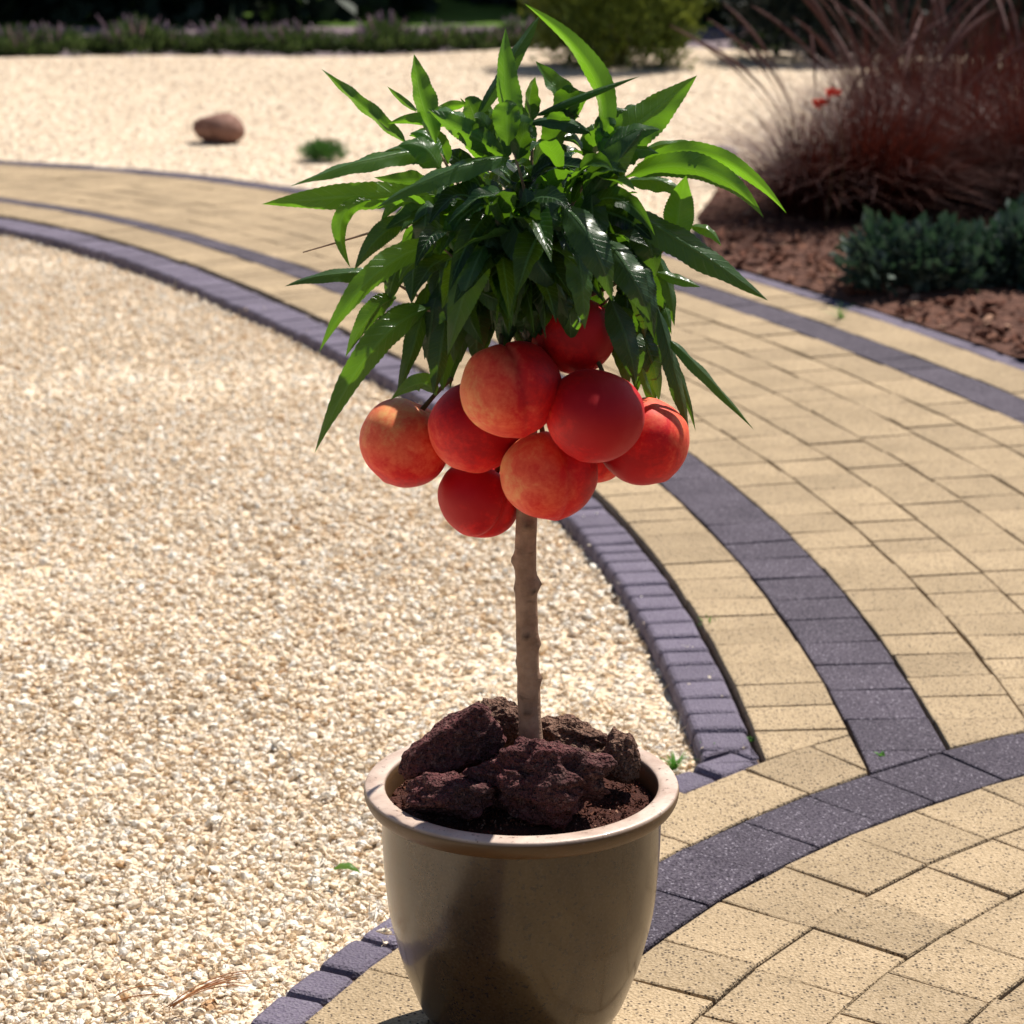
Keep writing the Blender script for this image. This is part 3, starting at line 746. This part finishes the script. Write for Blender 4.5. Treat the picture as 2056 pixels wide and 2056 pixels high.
# ------------------------------------------------------------------ peaches
def peach_mesh(r, axis, suture, seed, squash=.96):
    bm = bmesh.new(); bmesh.ops.create_uvsphere(bm, u_segments=160, v_segments=64, radius=1)
    z = Vector(axis).normalized(); x = Vector(suture); x = (x-z*x.dot(z)).normalized(); y = z.cross(x); R = Matrix((x, y, z)).transposed()
    o = Vector((seed*3.3, 1, seed)); gv = []
    for v in bm.verts:
        p = v.co.normalized(); th = math.acos(max(-1, min(1, p.z))); ph = atan2(p.y, p.x)
        k = 1-.30*exp(-(th/.26)**2)+.035*exp(-((pi-th)/.13)**2)
        g = exp(-(ph/.13)**2)*sin(th)*(.55+.45*cos(th*.9))
        gv.append(g)
        k *= 1-.15*g+.03*exp(-((abs(ph)-.42)/.3)**2)*sin(th)
        k *= 1+.045*noise.noise(p*1.2+o)+.012*noise.noise(p*3+o)
        q = Vector((p.x*k, p.y*k*1.02, p.z*k*squash)); v.co = (R @ q)*r
    me = bpy.data.meshes.new('peach'); bm.to_mesh(me); bm.free(); fattr(me, 'groove', gv, 'POINT'); me.polygons.foreach_set('use_smooth', [True]*len(me.polygons))
    return me
def mat_peach(i, d, bias, k=.9, r=.038):
    t = NT('peach_skin'); P = t.scale(t.obj(), 1/r); dp = t.n('VectorMath', operation='DOT_PRODUCT'); t.l(P, dp.inputs[0]); dp.inputs[1].default_value = Vector(d).normalized()
    off = t.n('VectorMath', operation='ADD'); t.l(P, off.inputs[0]); off.inputs[1].default_value = (i*4.1, i, -i)
    n1 = t.noise(off.outputs[0], 1.7, 5, .6, .6); n2 = t.noise(off.outputs[0], 9, 5, .7); n3 = t.voro(off.outputs[0], 26)
    f = t.math('ADD', t.math('MULTIPLY', dp.outputs['Value'], .42*k), bias+.12)
    f = t.math('ADD', f, t.math('MULTIPLY', t.math('SUBTRACT', n1, .5), .95))
    f = t.math('ADD', f, t.math('MULTIPLY', t.math('SUBTRACT', n2, .5), .60))
    c = t.ramp(f, [(0., (.92, .47, .17)), (.18, (.91, .29, .11)), (.38, (.88, .13, .058)), (.72, (.72, .009, .010)), (1., (.46, .002, .008))])
    c = t.mix(t.math('MULTIPLY', t.attr('groove'), .55), c, (.50, .02, .02))
    c = t.mix(t.ramp(n3, [(.04, .35), (.09, 0.)]), c, (.85, .5, .3))
    t.set(base=c, rough=.52, normal=t.bump(t.noise(off.outputs[0], 75, 3), .22, .0014), spec=.26, sheen=.05, sheenr=.35, sss=.15)
    t.b.inputs['Sheen Tint'].default_value = (1, .75, .65, 1)
    t.b.inputs['Subsurface Radius'].default_value = (1., .25, .12); t.b.inputs['Subsurface Scale'].default_value = .006
    return t.m
V0 = Vector
PE = [  # u, v, radius px, depth m, stem axis, suture direction, blush direction, bias, label
    (812, 888, 85, .022, (.45, .1, .88), (1, .5, 0), (.1, .1, -1), .42, 'yellow and red peach, leftmost of the cluster under the leaves'),
    (955, 857, 87, -.018, (-.3, .6, .8), (0, 1, 0), (.3, -.2, .3), .68, 'crimson peach between the leftmost peach and the big orange one'),
    (1025, 780, 94, -.080, (-.25, .25, .93), (.35, -.95, -.2), (1, .1, .1), .47, 'large peach, orange on its left half, directly under the middle of the leaves'),
    (1152, 672, 76, -.046, (.25, .5, .83), (-.8, -.6, 0), (.5, 0, .4), .84, 'dark red peach highest in the cluster, half hidden in leaf shade'),
    (1195, 834, 90, -.089, (.3, .35, .9), (.3, .95, 0), (.3, -.5, .1), .74, 'glossy deep red peach right of the large orange one'),
    (1293, 886, 84, -.030, (-.5, .2, .85), (.4, .9, 0), (-.4, -.2, -.5), .62, 'pinkish red peach, rightmost of the cluster'),
    (1102, 951, 90, -.047, (-.15, .3, .94), (.45, -.9, .1), (.8, .2, -.2), .50, 'orange peach hanging lowest in front of the stem'),
    (963, 998, 77, .018, (.55, -.1, .83), (.7, -.7, 0), (-.3, -.4, .3), .70, 'red peach hanging lowest on the left of the stem'),
    (1190, 900, 68, .026, (.1, .1, .98), (0, 1, 0), (0, 0, 1), .8, 'red peach almost hidden behind the cluster, a sliver right of the lowest orange peach'),
]
M_stem = mat_plain('fruit_stalk', (.10, .09, .03), (.16, .10, .05), 60, .8)
for i, (u, v, rp, d, ax, su, bd, bias, lab) in enumerate(PE):
    c = at(u, v, POT_Y+d); r = rp*MM*(1+d/2.05)*1.045
    o = link('peach', peach_mesh(r, ax, su, i), mat_peach(i, bd, bias, r=r), None, c)
    tag(o, lab, 'peach', 'peaches hanging in a cluster on the stem')
    V, Fc = [], []; a = Vector(ax).normalized(); p0 = a*(r*.70); tip = TO+Vector((0, 0, 0)); hd = p3(975, 1150, 0)-c
    p2 = a*(r*1.15); p2 = p2*.75+(hd*.25); B = bez(p0, (p0+p2)*.5+a*.004, p2)
    tube(V, Fc, [B(k/5) for k in range(6)], [.0026, .002, .0018, .0018, .0019, .002], 8)
    link('stalk', mesh('stalk', V, Fc, M_stem, True), None, o)

# ------------------------------------------------------------------ small things on the ground
M_dry = mat_foliage('dry_needle', (.30, .10, .03), (.42, .18, .06), (.3, .12, .03), .1)
M_weed = mat_foliage('weed_green', (.05, .19, .02), (.10, .28, .04), (.15, .4, .04), .35)
def blades(name, c, n, h, spread, mat, wid=.002, lean=.7, seg=4, parent=None, droop=.3, base_r=.01, hvar=.4):
    V, Fc, R = [], [], []
    for _ in range(n):
        a = random.uniform(0, 2*pi); hh = h*(1-hvar*random.random()); ln = lean*random.random()**.7
        br = base_r*sqrt(random.random()); a2 = random.uniform(0, 6.28)
        p = Vector((br*cos(a2), br*sin(a2), 0)); dirv = Vector((cos(a), sin(a), 0)); sd = Vector((-sin(a), cos(a), 0)).lerp(dirv, random.random()*.6).normalized()
        b0 = len(V); tone = random.random()
        for k in range(seg+1):
            q = k/seg; x = ln*spread*(q**1.4)*1.0; z = hh*(q-droop*ln*q*q*1.2)
            w_ = wid*(1-q)**.6*.5
            cpt = p+dirv*x+Vector((0, 0, z)); V += [cpt-sd*w_, cpt+sd*w_]
        for k in range(seg):
            Fc.append((b0+2*k, b0+2*k+1, b0+2*k+3, b0+2*k+2)); R.append(tone)
    me = mesh(name, V, Fc, mat, False); fattr(me, 'rnd', R)
    return link(name, me, None, parent, c)
def weed(u, v, n, h, label, name='weed', z=-.012):
    return tag(blades(name, gp(u, v, z), n, h, h*1.2, M_weed, .004, 1., 4, None, .4, .004), label, 'weed', 'weeds in the paving joints')
weed(1422, 1260, 12, .024, 'tiny green weed in the joint beside the grey kerb, nearest the middle of the picture')
weed(1352, 1545, 22, .026, 'green weed tuft just behind the right of the pot rim', z=-.02)
weed(1418, 1512, 9, .022, 'thin green grass blades at the corner where the two kerbs meet', z=-.02)
weed(1513, 1488, 7, .010, 'minute weed where the kerb meets the last beige paver')
weed(1769, 1516, 4, .006, 'speck of green weed on the junction of the dark paving bands', z=0)
weed(1690, 640, 14, .05, 'blurred green grass sprout at the edge of the planting bed', z=0)
def ground_leaf(u, v, L, ang, name, label, cat, mat, lift=.012, z=-.02):
    c = gp(u, v, z); Q = Leaves(); dv = Vector((cos(ang), sin(ang), 0))
    B = bez(Vector((0, 0, .004))-dv*L/2, Vector((0, 0, lift)), dv*L/2+Vector((0, 0, .002))); sdv = Vector((-sin(ang), cos(ang), .35)).normalized()
    Q.add(B, lambda q: sdv, L*.34, .25, .05, 0, .9, 10, 4)
    o = Q.build(name, mat); o.location = c; return tag(o, label, cat)
ground_leaf(697, 1755, .030, -.25, 'fallen_leaf', 'small bright green leaf lying on the gravel left of the pot', 'leaf', M_leaf, .010, -.012)
def needles(u0, v0, u1, v1, n, label):
    a, b = gp(u0, v0, -.016), gp(u1, v1, -.014); V, Fc = [], []; c = (a+b)/2
    for k in range(n):
        j = lambda s: Vector((random.gauss(0, s), random.gauss(0, s), abs(random.gauss(0, s*.4))))
        p, q = a-c+j(.003), b-c+j(.010); m_ = (p+q)/2+j(.004)+Vector((0, .004, .004)); B = bez(p, m_, q)
        tube(V, Fc, [B(i/6) for i in range(7)], [.0005, .0006, .0006, .0006, .0006, .0005, .0003], 5)
    me = mesh('pine_needles', V, Fc, M_dry, True); fattr(me, 'rnd', [random.random() for _ in Fc]); tag(link('pine_needles', me, None, None, c), label, 'needles', 'dry pine needles on the gravel')
needles(345, 2022, 505, 1972, 7, 'bundle of rusty dry pine needles on the gravel beside the bottom left kerb')
needles(230, 2010, 320, 1990, 2, 'thin pair of dry pine needles further left on the gravel')
o = hull_mesh('stray_pebble', M_pebble, .7, 14, 77, .08); COL.objects.link(o); o.location = gp(772, 1870, .007); o.scale = (.017, .013, .013); tag(o, 'single cream pebble lying on the grey kerb stones beside the pot', 'pebble')

# ------------------------------------------------------------------ background
M_stone = mat_plain('brown_stone', (.16, .075, .055), (.30, .17, .13), 18, .85, .5, .006)
M_stone2 = mat_plain('grey_stone', (.25, .21, .22), (.42, .36, .36), 18, .85, .5, .006)
g0 = gp(437, 290, -.02)
tag(rock('garden_stone', g0+Vector((0, .05, .050)), (.094, .075, .060), 21, M_stone, .06, rotz=-.2, roty=.10, sub=4, pores=.0, corner=.92), 'smooth brown stone alone on the far gravel', 'stone')
g1 = gp(1450, 325, -.02)
tag(rock('garden_stone', g1+Vector((0, 0, .02)), (.06, .05, .035), 24, M_stone2, .1, sub=4, pores=0), 'pale grey stone at the back edge of the planting bed', 'stone')
M_mound = mat_foliage('mound_green', (.035, .10, .02), (.07, .17, .035), (.08, .2, .03), .25)
def crown(name, c, rad, nclump, nleaf, size, mat, parent=None, zmin=.0, elong=1.6, clump=.3, seed=0, shell=.55, up=.4):
    r = np.random.default_rng(seed); V, Fc, R = [], [], []
    cs = []
    while len(cs) < nclump:
        v = r.normal(size=3); v /= np.linalg.norm(v); v *= shell+(1-shell)*r.random()
        v[2] = v[2]*.5+.5 if zmin >= 0 else v[2]
        cs.append(v)
    for v in cs:
        tone = r.random()
        for _ in range(nleaf):
            o = r.normal(size=3)*clump*.5; p = (v+o)*np.array(rad)
            if p[2] < .002: continue
            d = v*.8+o*2+r.normal(size=3)*.5+np.array((0, 0, up)); d /= np.linalg.norm(d)+1e-9
            s = np.cross(d, r.normal(size=3)); s /= np.linalg.norm(s)+1e-9
            L = size*r.uniform(.6, 1.3); W = L/elong*.5; b = len(V); nrm = np.cross(d, s)
            V += [p, p+d*L*.5+s*W+nrm*L*.06, p+d*L, p+d*L*.5-s*W+nrm*L*.06]; Fc.append((b, b+1, b+2, b+3)); R.append(min(1, max(0, tone*.6+r.random()*.4)))
    me = mesh(name, V, Fc, mat); fattr(me, 'rnd', R)
    return link(name, me, None, parent, c)
tag(crown('cushion_plant', gp(646, 326, -.02)+Vector((0, .06, 0)), (.070, .065, .052), 60, 40, .012, M_mound, None, 0, 2.2, .4, 5, .5), 'small dark green cushion plant alone on the far gravel', 'plant')

def stems(name, c, h, r, n, mat, parent):
    V, Fc = [], []
    for _ in range(n):
        a = random.uniform(0, 6.28); e = Vector((cos(a)*r*.6, sin(a)*r*.6, h*random.uniform(.5, .8))); B = bez(Vector((cos(a)*r*.1, sin(a)*r*.1, 0)), e*.5+Vector((0, 0, .01)), e)
        tube(V, Fc, [B(k/4) for k in range(5)], [r*.05*(1-.15*k) for k in range(5)], 6)
    return link(name, mesh(name, V, Fc, mat, True), None, parent, c)
M_wood = mat_plain('dark_wood', (.05, .03, .022), (.10, .06, .045), 30)
# blue-green shrubs in the bed
M_blue = mat_foliage('blue_green_leaf', (.010, .026, .018), (.14, .185, .145), (.04, .09, .04), .2, .45)
for k, (u, v, rad, lab, sdv) in enumerate(((1850, 592, (.155, .135, .118), 'low blue green shrub standing alone in front of the red grass', 31), (2080, 588, (.15, .135, .135), 'low blue green shrub cut by the right edge of the picture', 32))):
    c = gp(u, v, .02)+Vector((0, .12, -.005)); e = tag(empty('low_shrub', c), lab, 'shrub', 'blue green shrubs in the planting bed')
    crown('crown', (0, 0, 0), rad, 64, 34, .037, M_blue, e, 0, 1.7, .28, sdv, .55, .5); stems('stem', (0, 0, 0), .1, .1, 9, M_wood, e)
# red ornamental grass
M_red = mat_foliage('red_grass_blade', (.032, .005, .005), (.125, .030, .015), (.10, .018, .012), .22, .5)
M_plume = mat_foliage('grass_plume', (.09, .03, .03), (.22, .11, .095), (.2, .09, .07), .25, .7)
def red_grass(u, v, back, h, spread, n, lab, npl):
    c = gp(u, v, .02)+Vector((0, back, -.01)); e = tag(empty('ornamental_grass', c), lab, 'grass clump', 'red ornamental grasses in the planting bed')
    blades('blades', (0, 0, 0), n, h, spread, M_red, .0042, 1., 7, e, .55, .10, .45)
    V, Fc, R = [], [], []
    for _ in range(npl):
        a = random.uniform(0, 6.28); ln = random.uniform(.1, .8); hh = h*random.uniform(.95, 1.25)
        B = bez(Vector((cos(a)*.04, sin(a)*.04, 0)), Vector((cos(a)*spread*ln*.35, sin(a)*spread*ln*.35, hh*.6)), Vector((cos(a)*spread*ln, sin(a)*spread*ln, hh)))
        tube(V, Fc, [B(k/12) for k in range(13)], [.0012]*8+[.003, .0045, .005, .004, .001], 5)
    me = mesh('plumes', V, Fc, M_plume, True); fattr(me, 'rnd', [random.random() for _ in Fc]); link('plumes', me, None, e)
red_grass(1650, 445, .10, .46, .66, 1100, 'dark red grass clump at the left end of the bed, nearest the potted tree', 8)
red_grass(1790, 452, .16, .54, .70, 1700, 'large dark red grass clump directly behind the left blue green shrub', 14)
red_grass(1940, 430, .30, .58, .66, 1400, 'dark red grass clump behind the gap between the two blue green shrubs', 8)
red_grass(2095, 440, .20, .55, .64, 1300, 'dark red grass clump cut by the right edge of the picture', 8)
red_grass(1850, 385, .55, .50, .46, 1200, 'dark red grass clump farthest back in the bed', 8)
red_grass(1790, 330, .0, .62, .62, 1100, 'tall loose red grass clump in the back row of the bed, left of its neighbour', 9)
red_grass(1975, 318, .0, .66, .66, 1200, 'tall loose red grass clump in the back row of the bed near the right edge', 9)
M_dsh = mat_foliage('dark_shrub_leaf', (.006, .012, .012), (.018, .030, .026), (.01, .02, .01), .1, .6)
for k, (x, y) in enumerate(((1.50, 12.0), (2.15, 11.3), (2.75, 11.4), (3.4, 11.8))):
    e = tag(empty('dark_shrub', (x, y, -.03)), 'low dark shrub at the back behind the red grasses', 'shrub', 'dark shrubs behind the red grasses')
    crown('crown', (0, 0, 0), (.42, .35, .55+.1*(k % 2)), 90, 60, .055, M_dsh, e, 0, 2.2, .3, 90+k, .5, .5); stems('stem', (0, 0, 0), .3, .15, 8, M_wood, e)
# two red flowers
M_petal = mat_foliage('red_petal', (.55, .04, .03), (.65, .08, .05), (.5, .05, .03), .3)
for k, (u, v, lab) in enumerate(((1672, 190, 'upper of two tiny red flowers in front of the red grass'), (1648, 210, 'lower of two tiny red flowers in front of the red grass'))):
    p = at(u, v, 6.35); b = Vector((p.x+.03, 6.4, .03)); e = tag(empty('red_flower', b), lab, 'flower', 'red flowers by the red grass'); V, Fc = [], []
    B = bez(Vector((0, 0, 0)), (p-b)*.5+Vector((.02, 0, .03)), p-b); tube(V, Fc, [B(i/6) for i in range(7)], [.0012]*7, 5); link('stem', mesh('stem', V, Fc, M_stem, True), None, e)
    crown('petals', p-b-Vector((0, 0, .008)), (.013, .013, .013), 10, 6, .014, M_petal, e, 0, 1.2, .3, 60+k)
# yellow-green juniper
M_jun = mat_foliage('juniper_sprays', (.03, .06, .010), (.13, .19, .03), (.20, .22, .02), .25, .6)
jb = gp(1245, 164, -.05); jp = tag(empty('juniper', jb+Vector((0, .3, 0))), 'bushy yellow green juniper standing on the far gravel', 'shrub')
crown('crown', (0, 0, .02), (.40, .34, .72), 190, 80, .042, M_jun, jp, 0, 2.6, .20, 41, .6, .6)
stems('stem', (0, 0, 0), .45, .16, 12, M_wood, jp)
# edging plants along the far gravel
M_lav = mat_foliage('edging_leaf', (.03, .055, .02), (.10, .145, .05), (.08, .13, .03), .25, .6)
M_spike = mat_foliage('mauve_spike', (.22, .14, .20), (.34, .24, .30), (.2, .12, .18), .2, .7)
def edging(k, x, s):
    y = far_edge(x)+.10+random.uniform(0, .15)
    return Vector((x, y, -.03)), s
protos_e = []
LABE = 'low green edging plant with faded mauve spikes in the row behind the far gravel'
for q in range(3):
    e = tag(empty('edging_plant', (0, 0, 0)), LABE, 'plant', 'edging plants along the far gravel')
    crown('foliage', (0, 0, 0), (.13, .11, .105), 50, 30, .028, M_lav, e, 0, 2.6, .3, 70+q, .4, 1.0)
    V, Fc = [], []
    for _ in range(22):
        a = random.uniform(0, 6.28); r_ = random.uniform(.02, .13); hh = random.uniform(.10, .165)
        B = bez(Vector((r_*.5*cos(a), r_*.5*sin(a), .05)), Vector((r_*.8*cos(a), r_*.8*sin(a), hh*.6)), Vector((r_*1.2*cos(a), r_*1.2*sin(a), hh)))
        tube(V, Fc, [B(i/6) for i in range(7)], [.001, .001, .001, .003, .005, .004, .001], 5)
    me = mesh('flower_spikes', V, Fc, M_spike, True); fattr(me, 'rnd', [random.random() for _ in Fc]); link('flower_spike', me, None, e)
    protos_e.append(e)
xs = []; x = -3.1
while x < 3.2:
    if not (.62 < x < 1.15 and random.random() < .4): xs.append(x)
    x += random.uniform(.10, .20) if x < .4 else random.uniform(.15, .3)
for i, x in enumerate(xs):
    e = protos_e[i] if i < 3 else copy_tree(protos_e[i % 3])
    p, s = edging(i, x, random.uniform(.8, 1.3)); e.location = p; e.rotation_euler.z = random.uniform(0, 6.28); e.scale = (s, s, s*random.uniform(.8, 1.1))
# dark conifers closing the view
M_con = mat_foliage('conifer_needles', (.010, .020, .012), (.025, .045, .022), (.01, .02, .008), .1, .6)
def conifer():
    e = tag(empty('conifer', (0, 0, 0)), 'tall dark green conifer in the shaded hedge row across the back', 'tree', 'dark conifers across the back')
    r = np.random.default_rng(9); V, Fc, R = [], [], []
    for _ in range(5200):
        z = 3.9*r.random()**1.25+.02; rad = (1.25*(1-z/4.1)+.08)*(.55+.45*sqrt(r.random())); a = r.uniform(0, 2*pi)
        p = np.array((rad*cos(a), rad*sin(a), z)); d = np.array((cos(a), sin(a), -.25))+r.normal(size=3)*.35; d /= np.linalg.norm(d); s = np.cross(d, r.normal(size=3)); s /= np.linalg.norm(s)
        L = r.uniform(.14, .28); W = L*.24; b = len(V); V += [p, p+d*L*.5+s*W, p+d*L, p+d*L*.5-s*W]; Fc.append((b, b+1, b+2, b+3)); R.append(r.random())
    me = mesh('crown', V, Fc, M_con); fattr(me, 'rnd', R); link('crown', me, None, e)
    V, Fc = [], []; tube(V, Fc, [(0, 0, -.06), (0, 0, 1.5), (0, 0, 3.8)], [.12, .09, .02], 10); link('trunk', mesh('trunk', V, Fc, M_wood, True), None, e)
    return e
c0 = conifer(); first = True
spots = [(-6.2, 16.4), (-4.6, 16.2), (-3.1, 16.4), (-2.05, 16.3), (1.2, 17.6), (2.1, 15.9), (3.5, 15.8), (5.0, 16.2), (-5.4, 19.6), (-3.6, 19.7), (-2.2, 19.5), (-.2, 22.5), (1.4, 19.6), (2.9, 19.2), (4.3, 19.4)]
for x, y in spots:
    e = c0 if first else copy_tree(c0); first = False
    e.location = (x, y, -.04); e.rotation_euler.z = random.uniform(0, 6.28); s = random.uniform(.9, 1.2); e.scale = (s, s, s)
